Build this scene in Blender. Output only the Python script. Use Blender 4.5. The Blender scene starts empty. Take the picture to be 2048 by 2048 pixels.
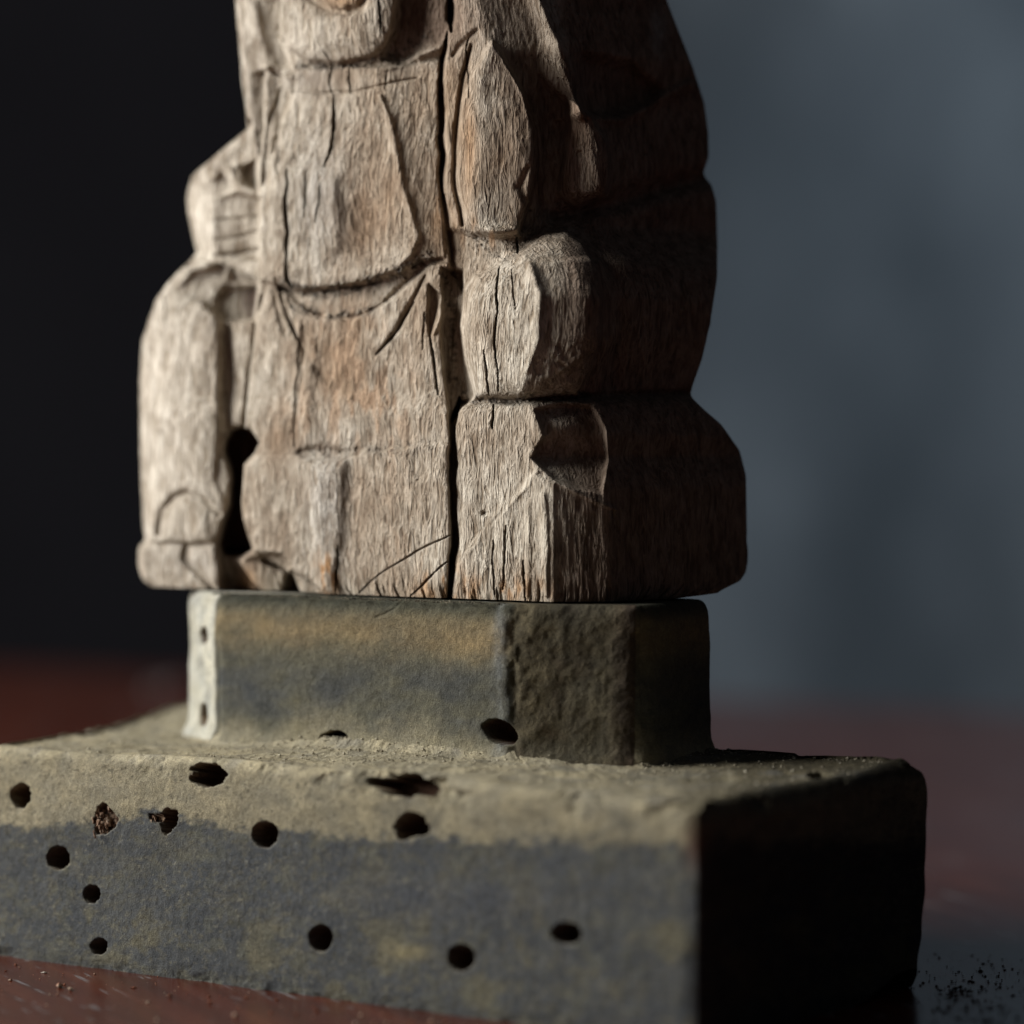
import bpy, math, random
import numpy as np
from mathutils import Vector

random.seed(7)
rng = np.random.default_rng(7)
sc = bpy.context.scene
COL = sc.collection
R = math.radians
MM = 0.001
CAMZ = 105.7          # mm above the table
PITCH = math.atan(157 / 7000)

# ------------------------------------------------------------------ camera
cam_d = bpy.data.cameras.new("camera")
cam = bpy.data.objects.new("camera", cam_d)
COL.objects.link(cam)
cam_d.sensor_width = 36
cam_d.lens = 7000 / 2048 * 36
cam.location = (0, 0, CAMZ * MM)
cam.rotation_euler = (R(90) - PITCH, 0, 0)
cam_d.clip_start = 0.02
cam_d.clip_end = 50
cam_d.dof.use_dof = True
cam_d.dof.focus_distance = 0.682
cam_d.dof.aperture_fstop = 6.6
sc.camera = cam

# ------------------------------------------------------------------ light
world = bpy.data.worlds.new("World")
sc.world = world
world.use_nodes = True
world.node_tree.nodes["Background"].inputs[0].default_value = (0.62, 0.66, 0.80, 1)
world.node_tree.nodes["Background"].inputs[1].default_value = 0.034


def area(name, loc, target, sx, sy, power, color):
    l = bpy.data.lights.new(name, 'AREA')
    l.shape = 'RECTANGLE'
    l.size, l.size_y = sx, sy
    l.energy = power
    l.color = color
    o = bpy.data.objects.new(name, l)
    COL.objects.link(o)
    o.location = loc
    o.rotation_euler = (Vector(target) - Vector(loc)).to_track_quat('-Z', 'Y').to_euler()
    return o


area("window_light", (-1.13, 0.75, 0.56), (0.0, 0.72, 0.10), 0.74, 0.80, 32.0, (1.0, 0.992, 0.975))
area("wall_fill_light", (-0.6, 1.85, 1.5), (0.75, 2.4, 0.15), 0.4, 0.6, 0.75, (0.66, 0.84, 1.0))  # added fill lamp to brighten the far wall, not an actual window
spl = bpy.data.lights.new("wall_glow", "SPOT")
spl.energy = 10.0; spl.color = (0.66, 0.85, 1.0); spl.spot_size = R(30); spl.spot_blend = 1.0; spl.shadow_soft_size = 0.08
spo = bpy.data.objects.new("wall_glow", spl); COL.objects.link(spo); spo.location = (0.75, 1.75, 1.0)
spo.rotation_euler = (Vector((0.34, 2.6, 0.27)) - spo.location).to_track_quat("-Z", "Y").to_euler()
sc.view_settings.view_transform = 'Standard'
sc.view_settings.look = 'None'
sc.view_settings.exposure = 0
sc.view_settings.gamma = 1
sc.cycles.use_denoising = True
sc.cycles.max_bounces = 6


# ------------------------------------------------------------------ maths
def project(P):
    """mm world point array -> photo pixels (2048)"""
    z = P[..., 2] - CAMZ
    y = P[..., 1]
    c, s = math.cos(PITCH), math.sin(PITCH)
    d = y * c - z * s
    u = y * s + z * c
    return 1024 + 7000 * P[..., 0] / d, 1024 - 7000 * u / d


def row_py(Z, d):
    z = Z - CAMZ
    c, s = math.cos(PITCH), math.sin(PITCH)
    return 1024 - 7000 * (d * s + z * c) / (d * c - z * s)


def ss(x):
    x = np.clip(x, 0, 1)
    return x * x * (3 - 2 * x)


def vnoise(x, y, seed=0):
    r = np.random.default_rng(seed)
    T = r.random((257, 257)).astype(np.float32)
    xi = np.floor(x).astype(np.int64)
    yi = np.floor(y).astype(np.int64)
    fx = x - xi
    fy = y - yi
    fx = fx * fx * (3 - 2 * fx)
    fy = fy * fy * (3 - 2 * fy)
    xi &= 255
    yi &= 255
    a = T[yi, xi]
    b = T[yi, (xi + 1) & 255]
    c = T[(yi + 1) & 255, xi]
    d = T[(yi + 1) & 255, (xi + 1) & 255]
    return ((a * (1 - fx) + b * fx) * (1 - fy) + (c * (1 - fx) + d * fx) * fy) * 2 - 1


def fbm(x, y, seed=0, octv=4, gain=0.5):
    s = 0
    a = 1.0
    t = 0
    for k in range(octv):
        s = s + a * vnoise(x * 2 ** k + 17.3 * k, y * 2 ** k + 5.1 * k, seed + k)
        t += a
        a *= gain
    return s / t


def voro(x, y, seed=0):
    """distance to nearest jittered point"""
    r = np.random.default_rng(seed)
    JX = r.random((128, 128))
    JY = r.random((128, 128))
    xi = np.floor(x).astype(int)
    yi = np.floor(y).astype(int)
    best = np.full(x.shape, 9.0)
    for dx in (-1, 0, 1):
        for dy in (-1, 0, 1):
            cx, cy = xi + dx, yi + dy
            px = cx + JX[cy & 127, cx & 127]
            py = cy + JY[cy & 127, cx & 127]
            best = np.minimum(best, (px - x) ** 2 + (py - y) ** 2)
    return np.sqrt(best)


def seg_dist(X, Y, pts, closed=False):
    pts = list(pts)
    n = len(pts)
    D = np.full(X.shape, 1e9)
    T = np.zeros(X.shape)
    tot = n if closed else n - 1
    for i in range(tot):
        ax, ay = pts[i]
        bx, by = pts[(i + 1) % n]
        dx, dy = bx - ax, by - ay
        L = dx * dx + dy * dy + 1e-9
        t = np.clip(((X - ax) * dx + (Y - ay) * dy) / L, 0, 1)
        d = np.hypot(X - ax - t * dx, Y - ay - t * dy)
        m = d < D
        D = np.where(m, d, D)
        T = np.where(m, (i + t) / tot, T)
    return D, T


def inside(X, Y, pts):
    r = np.zeros(X.shape, bool)
    n = len(pts)
    for i in range(n):
        x1, y1 = pts[i]
        x2, y2 = pts[(i + 1) % n]
        if y1 == y2:
            continue
        c = ((y1 > Y) != (y2 > Y)) & (X < (x2 - x1) * (Y - y1) / (y2 - y1) + x1)
        r ^= c
    return r


class Field:
    """relief in mm towards the viewer, on a grid of photo-aligned coordinates"""

    def __init__(self, X, Y):
        self.X, self.Y = X, Y
        self.H = np.zeros(X.shape)
        self.C = None

    def box(self, pts, m):
        xs = [p[0] for p in pts]
        ys = [p[1] for p in pts]
        k = (self.X > min(xs) - m) & (self.X < max(xs) + m) & (self.Y > min(ys) - m) & (self.Y < max(ys) + m)
        return np.nonzero(k)

    def sd(self, pts, m):
        k = self.box(pts, m)
        X, Y = self.X[k], self.Y[k]
        d, _ = seg_dist(X, Y, pts, True)
        return k, X, Y, np.where(inside(X, Y, pts), d, -d)

    def step(self, pts, h, w):
        k, X, Y, s = self.sd(pts, w + 5)
        self.H[k] += h * ss((s + w * .5) / w)

    def dome(self, pts, h, w):
        k, X, Y, s = self.sd(pts, 6)
        self.H[k] += h * np.sin(np.clip(s / w, 0, 1) * np.pi / 2)

    def tilt(self, pts, fn, w):
        k, X, Y, s = self.sd(pts, w + 5)
        self.H[k] += fn(X, Y) * ss((s + w * .5) / w)

    def stroke(self, pts, h, w, taper=0.0, prof='g'):
        k = self.box(pts, w * 3 + 4)
        X, Y = self.X[k], self.Y[k]
        d, t = seg_dist(X, Y, pts)
        ww = w * (1 - taper * np.abs(2 * t - 1) ** 2)
        q = d / np.maximum(ww, .5)
        self.H[k] += h * (np.exp(-q * q) if prof == 'g' else ss(1.25 - q))

    def crack(self, pts, depth, w, seed=0):
        k = self.box(pts, w * 3 + 12)
        X, Y = self.X[k], self.Y[k]
        X = X + 2.2 * vnoise(Y / 31, Y * 0 + seed, 50 + seed) + .55 * vnoise(Y / 8, Y * 0 + seed, 51 + seed)
        d, t = seg_dist(X, Y, pts)
        ww = w * .5 * (1 - 0.75 * np.abs(2 * t - 1) ** 3) * (1 + .4 * vnoise(t * 9, t * 0, 60 + seed))
        self.H[k] -= depth * ss(1.5 - d / np.maximum(ww, .4))

    def blob(self, x, y, rx, ry, h):
        self.H += h * np.exp(-((self.X - x) / rx) ** 2 - ((self.Y - y) / ry) ** 2)


def gauss1(a, sigma, axis, wrap):
    n = int(sigma * 3) + 1
    k = np.exp(-np.arange(-n, n + 1) ** 2 / (2 * sigma * sigma))
    k /= k.sum()
    out = np.zeros_like(a)
    if wrap:
        for i, w in zip(range(-n, n + 1), k):
            out += w * np.roll(a, i, axis)
    else:
        pad = [(0, 0)] * a.ndim
        pad[axis] = (n, n)
        p = np.pad(a, pad, mode='edge')
        L = a.shape[axis]
        for i, w in zip(range(2 * n + 1), k):
            out += w * np.take(p, np.arange(i, i + L), axis)
    return out


# ------------------------------------------------------------------ objects
def tag(o, label=None, cat=None, group=None, kind=None):
    if label: o['label'] = label
    if cat: o['category'] = cat
    if group: o['group'] = group
    if kind: o['kind'] = kind
    return o


def empty(name, loc=(0, 0, 0)):
    o = bpy.data.objects.new(name, None)
    o.empty_display_size = 0.01
    COL.objects.link(o)
    o.location = loc
    return o


def mesh_obj(name, V, F, mat, parent=None, smooth=True, col=None, normals=None):
    """V Nx3 mm, F Mx4 or Mx3 int"""
    me = bpy.data.meshes.new(name)
    n = F.shape[1]
    off = np.array(parent.location) if parent else np.zeros(3)
    W = V * MM - off
    me.vertices.add(len(W))
    me.vertices.foreach_set('co', W.astype(np.float32).ravel())
    me.loops.add(F.size)
    me.loops.foreach_set('vertex_index', F.astype(np.int32).ravel())
    me.polygons.add(len(F))
    me.polygons.foreach_set('loop_start', np.arange(0, F.size, n, dtype=np.int32))
    me.polygons.foreach_set('loop_total', np.full(len(F), n, dtype=np.int32))
    me.update(calc_edges=True)
    me.polygons.foreach_set('use_smooth', np.full(len(F), smooth))
    if col is not None:
        a = me.color_attributes.new('tint', 'FLOAT_COLOR', 'POINT')
        c = np.ones((len(V), 4), np.float32)
        c[:, :3] = col
        a.data.foreach_set('color', c.ravel())
    if normals is not None:
        me.normals_split_custom_set_from_vertices(normals.astype(np.float32))
    if mat: me.materials.append(mat)
    o = bpy.data.objects.new(name, me)
    COL.objects.link(o)
    o.parent = parent
    return o


def grid_faces(nr, nc, wrap=True):
    r = np.arange(nr - 1)[:, None]
    c = np.arange(nc if wrap else nc - 1)[None, :]
    c2 = (c + 1) % nc
    return np.stack([r * nc + c, r * nc + c2, (r + 1) * nc + c2, (r + 1) * nc + c], -1)


def grid_normals(P):
    du = np.roll(P, -1, 1) - np.roll(P, 1, 1)
    dv = np.empty_like(P)
    dv[1:-1] = P[2:] - P[:-2]
    dv[0] = P[1] - P[0]
    dv[-1] = P[-1] - P[-2]
    N = np.cross(du, dv)
    return N / (np.linalg.norm(N, axis=-1, keepdims=True) + 1e-9)


# ------------------------------------------------------------------ materials
def nodes_mat(name):
    m = bpy.data.materials.new(name)
    m.use_nodes = True
    nt = m.node_tree
    return m, nt, nt.nodes["Principled BSDF"]


def N(nt, typ, **kw):
    n = nt.nodes.new(typ)
    for k, v in kw.items():
        if k.startswith('i_'):
            n.inputs[k[2:].replace('_', ' ')].default_value = v
        else:
            setattr(n, k, v)
    return n


def noise_node(nt, co, scale, detail=4, rough=.55, stretch=(1, 1, 1), rot=(0, 0, 0), dist=0.0):
    mp = N(nt, 'ShaderNodeMapping')
    mp.inputs['Scale'].default_value = tuple(scale * s for s in stretch)
    mp.inputs['Rotation'].default_value = rot
    nt.links.new(co, mp.inputs['Vector'])
    n = N(nt, 'ShaderNodeTexNoise')
    n.inputs['Scale'].default_value = 1
    n.inputs['Detail'].default_value = detail
    n.inputs['Roughness'].default_value = rough
    n.inputs['Distortion'].default_value = dist
    nt.links.new(mp.outputs[0], n.inputs['Vector'])
    return n.outputs['Fac']


def ramp(nt, fac, stops):
    r = N(nt, 'ShaderNodeValToRGB')
    e = r.color_ramp.elements
    while len(e) < len(stops):
        e.new(.5)
    for k, (p, c) in enumerate(stops):
        e[k].position = p
        e[k].color = c if len(c) == 4 else (*c, 1)
    nt.links.new(fac, r.inputs[0])
    return r.outputs[0]


def math_n(nt, op, a, b=None):
    n = N(nt, 'ShaderNodeMath', operation=op)
    for k, v in enumerate((a, b)):
        if v is None: continue
        if isinstance(v, (int, float)):
            n.inputs[k].default_value = v
        else:
            nt.links.new(v, n.inputs[k])
    return n.outputs[0]


def mix(nt, fac, a, b, typ='MIX'):
    n = N(nt, 'ShaderNodeMix', data_type='RGBA', blend_type=typ)
    if isinstance(fac, (int, float)):
        n.inputs[0].default_value = fac
    else:
        nt.links.new(fac, n.inputs[0])
    for k, v in ((6, a), (7, b)):
        if isinstance(v, tuple):
            n.inputs[k].default_value = (*v, 1) if len(v) == 3 else v
        else:
            nt.links.new(v, n.inputs[k])
    return n.outputs[2]


def bump(nt, bsdf, h, dist, strength=1.0, prev=None):
    b = N(nt, 'ShaderNodeBump')
    b.inputs['Distance'].default_value = dist
    b.inputs['Strength'].default_value = strength
    nt.links.new(h, b.inputs['Height'])
    if prev is not None: nt.links.new(prev, b.inputs['Normal'])
    nt.links.new(b.outputs[0], bsdf.inputs['Normal'])
    return b.outputs[0]


def weathered_wood():
    m, nt, b = nodes_mat('weathered_wood')
    co = N(nt, 'ShaderNodeTexCoord').outputs['Object']
    at = N(nt, 'ShaderNodeAttribute', attribute_name='tint').outputs['Color']
    # worn fibre relief: short wavy upright fibres with small pits between them
    g0 = noise_node(nt, co, 820, 3, .55, (1, 1, .20), dist=.8)
    g1 = math_n(nt, 'SUBTRACT', 1.0, math_n(nt, 'MULTIPLY', math_n(nt, 'ABSOLUTE', math_n(nt, 'SUBTRACT', g0, .5)), 5.0))
    g2 = noise_node(nt, co, 2100, 3, .6, (1, 1, .17), dist=.5)
    g3 = noise_node(nt, co, 420, 3, .55, (1, 1, .5))
    s = math_n(nt, 'ADD', math_n(nt, 'MULTIPLY', g1, .45), math_n(nt, 'MULTIPLY', g2, .55))
    fib = ramp(nt, s, [(.28, (0, 0, 0)), (.50, (.42, .42, .42)), (.72, (1, 1, 1))])
    zone = noise_node(nt, co, 95, 3, .6, (1, 1, .6))
    zf = ramp(nt, zone, [(.36, (.62, .62, .62)), (.58, (1, 1, 1))])
    fib = mix(nt, zf, (.5, .5, .5), fib)
    sz = math_n(nt, 'MULTIPLY', s, zf)
    dark = mix(nt, 1.0, at, (.56, .48, .395), 'MULTIPLY')
    lite = mix(nt, 1.0, at, (1.33, 1.31, 1.27), 'MULTIPLY')
    c = mix(nt, fib, dark, lite)
    pt = ramp(nt, g3, [(.35, (.72, .68, .64)), (.62, (1.12, 1.12, 1.12))])
    c = mix(nt, 1.0, c, pt, 'MULTIPLY')
    nt.links.new(c, b.inputs['Base Color'])
    b.inputs['Roughness'].default_value = .82
    b.inputs['Specular IOR Level'].default_value = .25
    n1 = bump(nt, b, sz, .00095, 1.0)
    bump(nt, b, g3, .0012, .6, n1)
    return m


def dusty_paint():
    m, nt, b = nodes_mat('dusty_painted_wood')
    co = N(nt, 'ShaderNodeTexCoord').outputs['Object']
    at = N(nt, 'ShaderNodeAttribute', attribute_name='tint').outputs['Color']
    f1 = noise_node(nt, co, 3900, 3, .7)
    f2 = noise_node(nt, co, 700, 4, .6)
    f3 = noise_node(nt, co, 120, 4, .6, (1, 1, 1.5))
    sp = ramp(nt, f1, [(.36, (.72, .70, .66)), (.5, (1, 1, 1)), (.66, (1.42, 1.40, 1.30))])
    c = mix(nt, 1.0, at, sp, 'MULTIPLY')
    c = mix(nt, 1.0, c, ramp(nt, f2, [(.33, (.82, .82, .82)), (.66, (1.15, 1.15, 1.15))]), 'MULTIPLY')
    c = mix(nt, 1.0, c, ramp(nt, f3, [(.35, (.85, .87, .9)), (.66, (1.12, 1.1, 1.03))]), 'MULTIPLY')
    nt.links.new(c, b.inputs['Base Color'])
    b.inputs['Roughness'].default_value = .9
    b.inputs['Specular IOR Level'].default_value = .2
    n1 = bump(nt, b, f1, .00030, 1.0)
    bump(nt, b, f2, .0007, .55, n1)
    return m


def table_wood():
    m, nt, b = nodes_mat('red_varnished_wood')
    co = N(nt, 'ShaderNodeTexCoord').outputs['Object']
    vr = N(nt, 'ShaderNodeVectorRotate', rotation_type='Z_AXIS')
    vr.inputs['Angle'].default_value = R(-113)
    nt.links.new(co, vr.inputs['Vector'])
    co0, co = co, vr.outputs[0]
    rot = (0, 0, 0)
    g = noise_node(nt, co, 160, 5, .6, (.12, 1, 1), rot)
    big = noise_node(nt, co, 9, 4, .6, (.6, 1, 1), rot)
    c = ramp(nt, g, [(.3, (.050, .0125, .007)), (.55, (.088, .021, .011)), (.75, (.135, .038, .019))])
    sc1 = noise_node(nt, co, 520, 2, .5, (.06, 1, 1))
    sc2 = noise_node(nt, co, 95, 2, .5, (1, 1, 1))
    scr = math_n(nt, 'MULTIPLY', ramp(nt, sc1, [(.615, (0, 0, 0)), (.645, (1, 1, 1))]),
                 ramp(nt, sc2, [(.46, (0, 0, 0)), (.56, (1, 1, 1))]))
    c = mix(nt, math_n(nt, 'MULTIPLY', scr, .9), c, (.20, .18, .18))
    # dust
    d1 = noise_node(nt, co, 2200, 2, .6)
    dd = math_n(nt, 'MULTIPLY', ramp(nt, d1, [(.60, (0, 0, 0)), (.74, (1, 1, 1))]), .35)
    c = mix(nt, dd, c, (.12, .09, .075))
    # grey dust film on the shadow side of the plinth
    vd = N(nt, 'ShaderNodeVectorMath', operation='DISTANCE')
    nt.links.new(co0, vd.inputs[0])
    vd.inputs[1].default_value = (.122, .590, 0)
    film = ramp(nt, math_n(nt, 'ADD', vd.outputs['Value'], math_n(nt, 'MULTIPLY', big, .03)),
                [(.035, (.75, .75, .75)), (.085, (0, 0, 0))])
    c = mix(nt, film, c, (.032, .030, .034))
    nt.links.new(c, b.inputs['Base Color'])
    rr = ramp(nt, big, [(.3, (.17, .17, .17)), (.7, (.27, .27, .27))])
    nt.links.new(rr, b.inputs['Roughness'])
    b.inputs['Specular IOR Level'].default_value = .34
    bump(nt, b, g, .00025, .6)
    return m


def plain(name, stops, scale, rough=.9, stretch=(1, 1, 1), bd=.0005):
    m, nt, b = nodes_mat(name)
    co = N(nt, 'ShaderNodeTexCoord').outputs['Object']
    g = noise_node(nt, co, scale, 4, .55, stretch)
    nt.links.new(ramp(nt, g, stops), b.inputs['Base Color'])
    b.inputs['Roughness'].default_value = rough
    b.inputs['Specular IOR Level'].default_value = .2
    bump(nt, b, g, bd, .6)
    return m


M_WOOD = weathered_wood()
M_PAINT = dusty_paint()
M_TABLE = table_wood()
M_WALL = plain('blue_grey_plaster', [(.36, (.080, .100, .120)), (.50, (.128, .155, .182)), (.64, (.21, .25, .285))], 6.0, .95, (1, 1, .5))
M_DARK = plain('black_matte_panel', [(.3, (.0075, .007, .0095)), (.7, (.011, .0105, .0135))], 5)
M_CRUMB = plain('wood_crumbs', [(.34, (.05, .022, .014)), (.47, (.20, .07, .035)), (.56, (.34, .27, .2)), (.7, (.42, .40, .36))], 160, .9)
M_FRASS = plain('frass', [(.35, (.05, .028, .018)), (.5, (.20, .12, .075)), (.68, (.50, .40, .30))], 900, .9)
M_FLUFF = plain('pale_fluff', [(.3, (.45, .45, .47)), (.7, (.6, .6, .62))], 300, .9)

# ------------------------------------------------------------------ setting
Ft = np.array([-.788, .616])       # along the front, towards its far (left) end
Fn = np.array([.616, .788])        # into the depth of the object


def prism(name, pts, z0, z1, mat, parent=None):
    V = np.array([(x, y, z0) for x, y in pts] + [(x, y, z1) for x, y in pts], float)
    n = len(pts)
    me = bpy.data.meshes.new(name)
    off = Vector(parent.location) if parent else Vector((0, 0, 0))
    fs = [tuple(reversed(range(n))), tuple(range(n, 2 * n))] + [(i, (i + 1) % n, n + (i + 1) % n, n + i) for i in range(n)]
    me.from_pydata([tuple(Vector(v) * MM - off) for v in V], [], fs)
    me.update()
    me.materials.append(mat)
    o = bpy.data.objects.new(name, me)
    COL.objects.link(o)
    o.parent = parent
    return o


# table top: its far edge runs parallel to the plinth front
ef0, ef1 = np.array([-209., 1580.]), np.array([177., 1337.])
ed = (ef1 - ef0) / np.linalg.norm(ef1 - ef0)
tl, tr = ef0 - ed * 900, ef1 + ed * 700
inn = np.array([ed[1], -ed[0]])
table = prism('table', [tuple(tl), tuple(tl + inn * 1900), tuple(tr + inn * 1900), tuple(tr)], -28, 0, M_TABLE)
bv = table.modifiers.new('edge', 'BEVEL'); bv.width = .004; bv.segments = 3
tag(table, 'reddish brown varnished table top with pale scratches under the plinth', 'table')

# walls far behind, out of focus
wl = prism('wall', [(-3000, 2600), (3000, 2600), (3000, 2700), (-3000, 2700)], -900, 2600, M_WALL)
tag(wl, kind='structure')
dk = prism('dark_panel', [(-2600, 2380), (-75, 2380), (-75, 2440), (-2600, 2440)], -900, 2600, M_DARK)
tag(dk, 'tall black panel out of focus behind the left side of the carving', 'panel')

# ------------------------------------------------------------------ plinth
def resample(poly, counts):
    out = []
    n = len(poly)
    for i in range(n):
        a, b = np.array(poly[i], float), np.array(poly[(i + 1) % n], float)
        t = np.arange(counts[i]) / counts[i]
        out.append(a + (b - a) * t[:, None])
    return np.concatenate(out)


def hole_mask(X, Y, x, y, rx, ry, ang=0, seed=0, jag=.10):
    c, s = math.cos(R(ang)), math.sin(R(ang))
    dx, dy = X - x, Y - y
    u, v = (dx * c + dy * s) / rx, (-dx * s + dy * c) / ry
    rad = np.hypot(u, v)
    th = np.arctan2(v, u)
    w = 1 + jag * (vnoise(th * 1.3 + 9, th * 0 + seed, 70 + seed) * .8 + .5 * vnoise(th * 4 + 20, th * 0 + seed, 71 + seed))
    return rad / w


plinth = empty('plinth', (-.02, .70, 0))
tag(plinth, 'worm-holed two-step wooden plinth in worn grey and ochre paint under the carving', 'plinth')

# --- lower slab
P0, P1 = (-106.4, 708.4), (32.2, 600.0)
P2, P3 = (78.6, 664.0), (-73.0, 795.0)
poly = [P0, P1, P2, P3]
cnt = [720, 210, 260, 150]
C0 = resample(poly, cnt)
C0 = gauss1(C0, 3.2, 0, True)
nc = len(C0)
tan = np.roll(C0, -1, 0) - np.roll(C0, 1, 0)
tan /= np.linalg.norm(tan, axis=1, keepdims=True)
N0 = np.stack([tan[:, 1], -tan[:, 0]], 1)
arc = np.concatenate([[0], np.cumsum(np.linalg.norm(np.diff(C0, axis=0), axis=1))])
ZT = 42.9
rows_z = np.concatenate([np.linspace(0, ZT - 2.4, 163)])
# block footprint used for the inner rings
bF0, bF1 = np.array([-60.8, 716.0]), np.array([-1.3, 672.0])
block_poly = [bF0, bF1, (25.3, 666.0), (39.6, 691.0), (22, 722), (-40, 768), (-62, 762), (-68.5, 738)]
Bc = np.array([-18., 715.])


def ray_to_poly(pts, c, dirs):
    pts = [np.array(p, float) for p in pts]
    out = np.full(len(dirs), 1e9)
    for i in range(len(pts)):
        a, b = pts[i] - c, pts[(i + 1) % len(pts)] - c
        e = b - a
        den = dirs[:, 0] * e[1] - dirs[:, 1] * e[0]
        t = (a[0] * e[1] - a[1] * e[0]) / den
        s = (a[0] * dirs[:, 1] - a[1] * dirs[:, 0]) / den
        ok = (t > 0) & (s >= -1e-6) & (s <= 1 + 1e-6)
        out = np.where(ok, np.minimum(out, t), out)
    return out


dirs = C0 - Bc
rl = np.linalg.norm(dirs, axis=1)
dirs = dirs / rl[:, None]
rb = ray_to_poly([Bc + (np.array(p) - Bc) * .96 for p in block_poly], Bc, dirs)
rb = gauss1(np.minimum(rb, rl - 3), 4, 0, True)
inner = Bc + dirs * rb[:, None]

P = []
_i = np.arange(nc)
rcol = 2.4 + (1.3 + 1.8 * fbm(arc / 9, arc * 0, 301, 3)) * ss((_i - cnt[0] + 12) / 24.) * ss((cnt[0] + cnt[1] + 30 - _i) / 30.)
rcol += 1.6 * np.exp(-((_i - cnt[0]) / 14.) ** 2)
for z in rows_z:
    P.append(np.column_stack([C0, z / (ZT - 2.4) * (ZT - rcol)]))
for a in np.linspace(0, 90, 13)[1:]:      # rounded arris
    P.append(np.column_stack([C0 - N0 * (rcol * (1 - math.cos(R(a))))[:, None], ZT - rcol + rcol * math.sin(R(a))]))
edge_row = len(P) - 1
ntop = 100
base_top = P[-1][:, :2]
for k in range(1, ntop + 1):
    t = k / ntop
    q = base_top * (1 - t) + inner * t
    P.append(np.column_stack([q, np.full(nc, ZT)]))
P = np.array(P)
nr = len(P)
# distance from block wall over the top -> dusty fillet
tt = np.zeros(nr)
tt[edge_row + 1:] = np.linspace(0, 1, ntop)
dist_in = (1 - tt)[:, None] * (rl - rb)[None, :]
topmask = (np.arange(nr) > edge_row)[:, None]
P[..., 2] += np.where(topmask, (1.5 + .7 * fbm(arc[None] / 4 + 0 * dist_in, dist_in / 3, 61, 3)) * np.exp(-(np.maximum(dist_in - .5, 0) / 2.6) ** 2) - .5 * ss(dist_in / 6), 0)
# top lifts slightly at its left end, as the old board has warped
uu = (P[..., 0] - P1[0]) * Ft[0] + (P[..., 1] - P1[1]) * Ft[1]
vv = (P[..., 0] - P1[0]) * Fn[0] + (P[..., 1] - P1[1]) * Fn[1]
top_w = ss((P[..., 2] - 20) / 23)
P[..., 2] += top_w * (1.1 * fbm(uu / 38, vv / 38, 3, 2))
P[..., 2] += top_w * 1.1 * np.exp(-((P[..., 0] - 74) / 9) ** 2 - ((P[..., 1] - 667) / 12) ** 2)
P[..., 2] += top_w * 2.0 * ss((vv - 45) / 45) * ss((uu - 90) / 60)
# underside hollow towards the far right corner
lift = 7.5 * ss((uu * -1 + 6) / 6) * ss((vv - 52) / 22)
P[..., 2] += lift * ss(1 - P[..., 2] / 14)
# handmade waviness along the outline + worn arrises
Nn = np.broadcast_to(N0[None], P.shape[:2] + (2,))
wav = .5 * fbm(arc[None] / 22, P[..., 2] / 16, 5, 3) * np.ones((nr, 1))
near_edge = np.exp(-((P[..., 2] - ZT) / 3.0) ** 2) * (dist_in > (rl - rb)[None] - 4)
chips = np.clip(fbm(arc[None] / 7 + 0 * P[..., 2], P[..., 2] / 5, 9, 4, .6) - .12, 0, 1) * (3.4 + 4 * ss((arc[None] - 95) / 30))
wav = wav - chips * near_edge - .3 * near_edge
bot = np.exp(-(P[..., 2] / 2.0) ** 2)
wav -= bot * (np.clip(fbm(arc[None] / 6 + 0 * P[..., 2], P[..., 2] / 3, 19, 4, .6), 0, 1) * 1.2 + .2)
vert = np.abs(arc - arc[cnt[0]])
wav -= np.exp(-(vert[None] / 2.2) ** 2) * (.7 + .9 * fbm(P[..., 2] / 7, P[..., 2] * 0, 13, 3))
v2 = np.abs(arc - arc[cnt[0] + cnt[1]])
wav -= np.exp(-(v2[None] / 5) ** 2) * (2.6 * (fbm(P[..., 2] / 13, P[..., 2] * 0 + .4, 23, 2)))
P[..., 0] += Nn[..., 0] * wav * (~topmask)
P[..., 1] += Nn[..., 1] * wav * (~topmask)
P[..., 2] += np.where(topmask, .35 * fbm(P[..., 0] / 4, P[..., 1] / 4, 31, 4) + .14 * fbm(P[..., 0] / .8, P[..., 1] / .8, 32, 2) - .25 * np.clip(fbm(P[..., 0] / 1.6, P[..., 1] / 1.6, 41, 2), 0, 1), 0)
PX, PY = project(P)
front = (np.arange(nc) < cnt[0] + 6)[None] & (np.arange(nr) <= edge_row)[:, None]
# small lifted paint flakes and pits
P[..., :2] += Nn * (front * (.10 * fbm(arc[None] / 2.2 + 0 * PX, P[..., 2] / 2.2, 77, 3)))[..., None]

SH = [(42, 1592, 20, 23, 0, 1, .14), (117, 1716, 21, 22, 20, 2, .12), (183, 1788, 16, 17, 0, 3, .06),
      (198, 1893, 16, 15, 0, 4, .10), (530, 1669, 25, 25, 0, 5, .08), (209, 1642, 20, 28, -8, 6, .30),
      (336, 1641, 17, 23, 12, 7, .22), (309, 1637, 11, 10, 0, 17, .4), (416, 1548, 34, 23, 12, 8, .18), (386, 1557, 6, 5, 0, 18, .2),
      (822, 1652, 34, 25, -10, 10, .2), (642, 1876, 23, 25, 0, 11, .07), (922, 1915, 26, 26, 20, 12, .08),
      (1132, 1866, 30, 21, 0, 13, .08), (806, 1574, 62, 23, 9, 9, .34)]
hole = np.zeros(P.shape[:2])
filled = np.zeros(P.shape[:2])
rimv = np.zeros(P.shape[:2])
fr = (np.arange(nc) < cnt[0] + 10)[None] & np.ones((nr, 1), bool)
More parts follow.
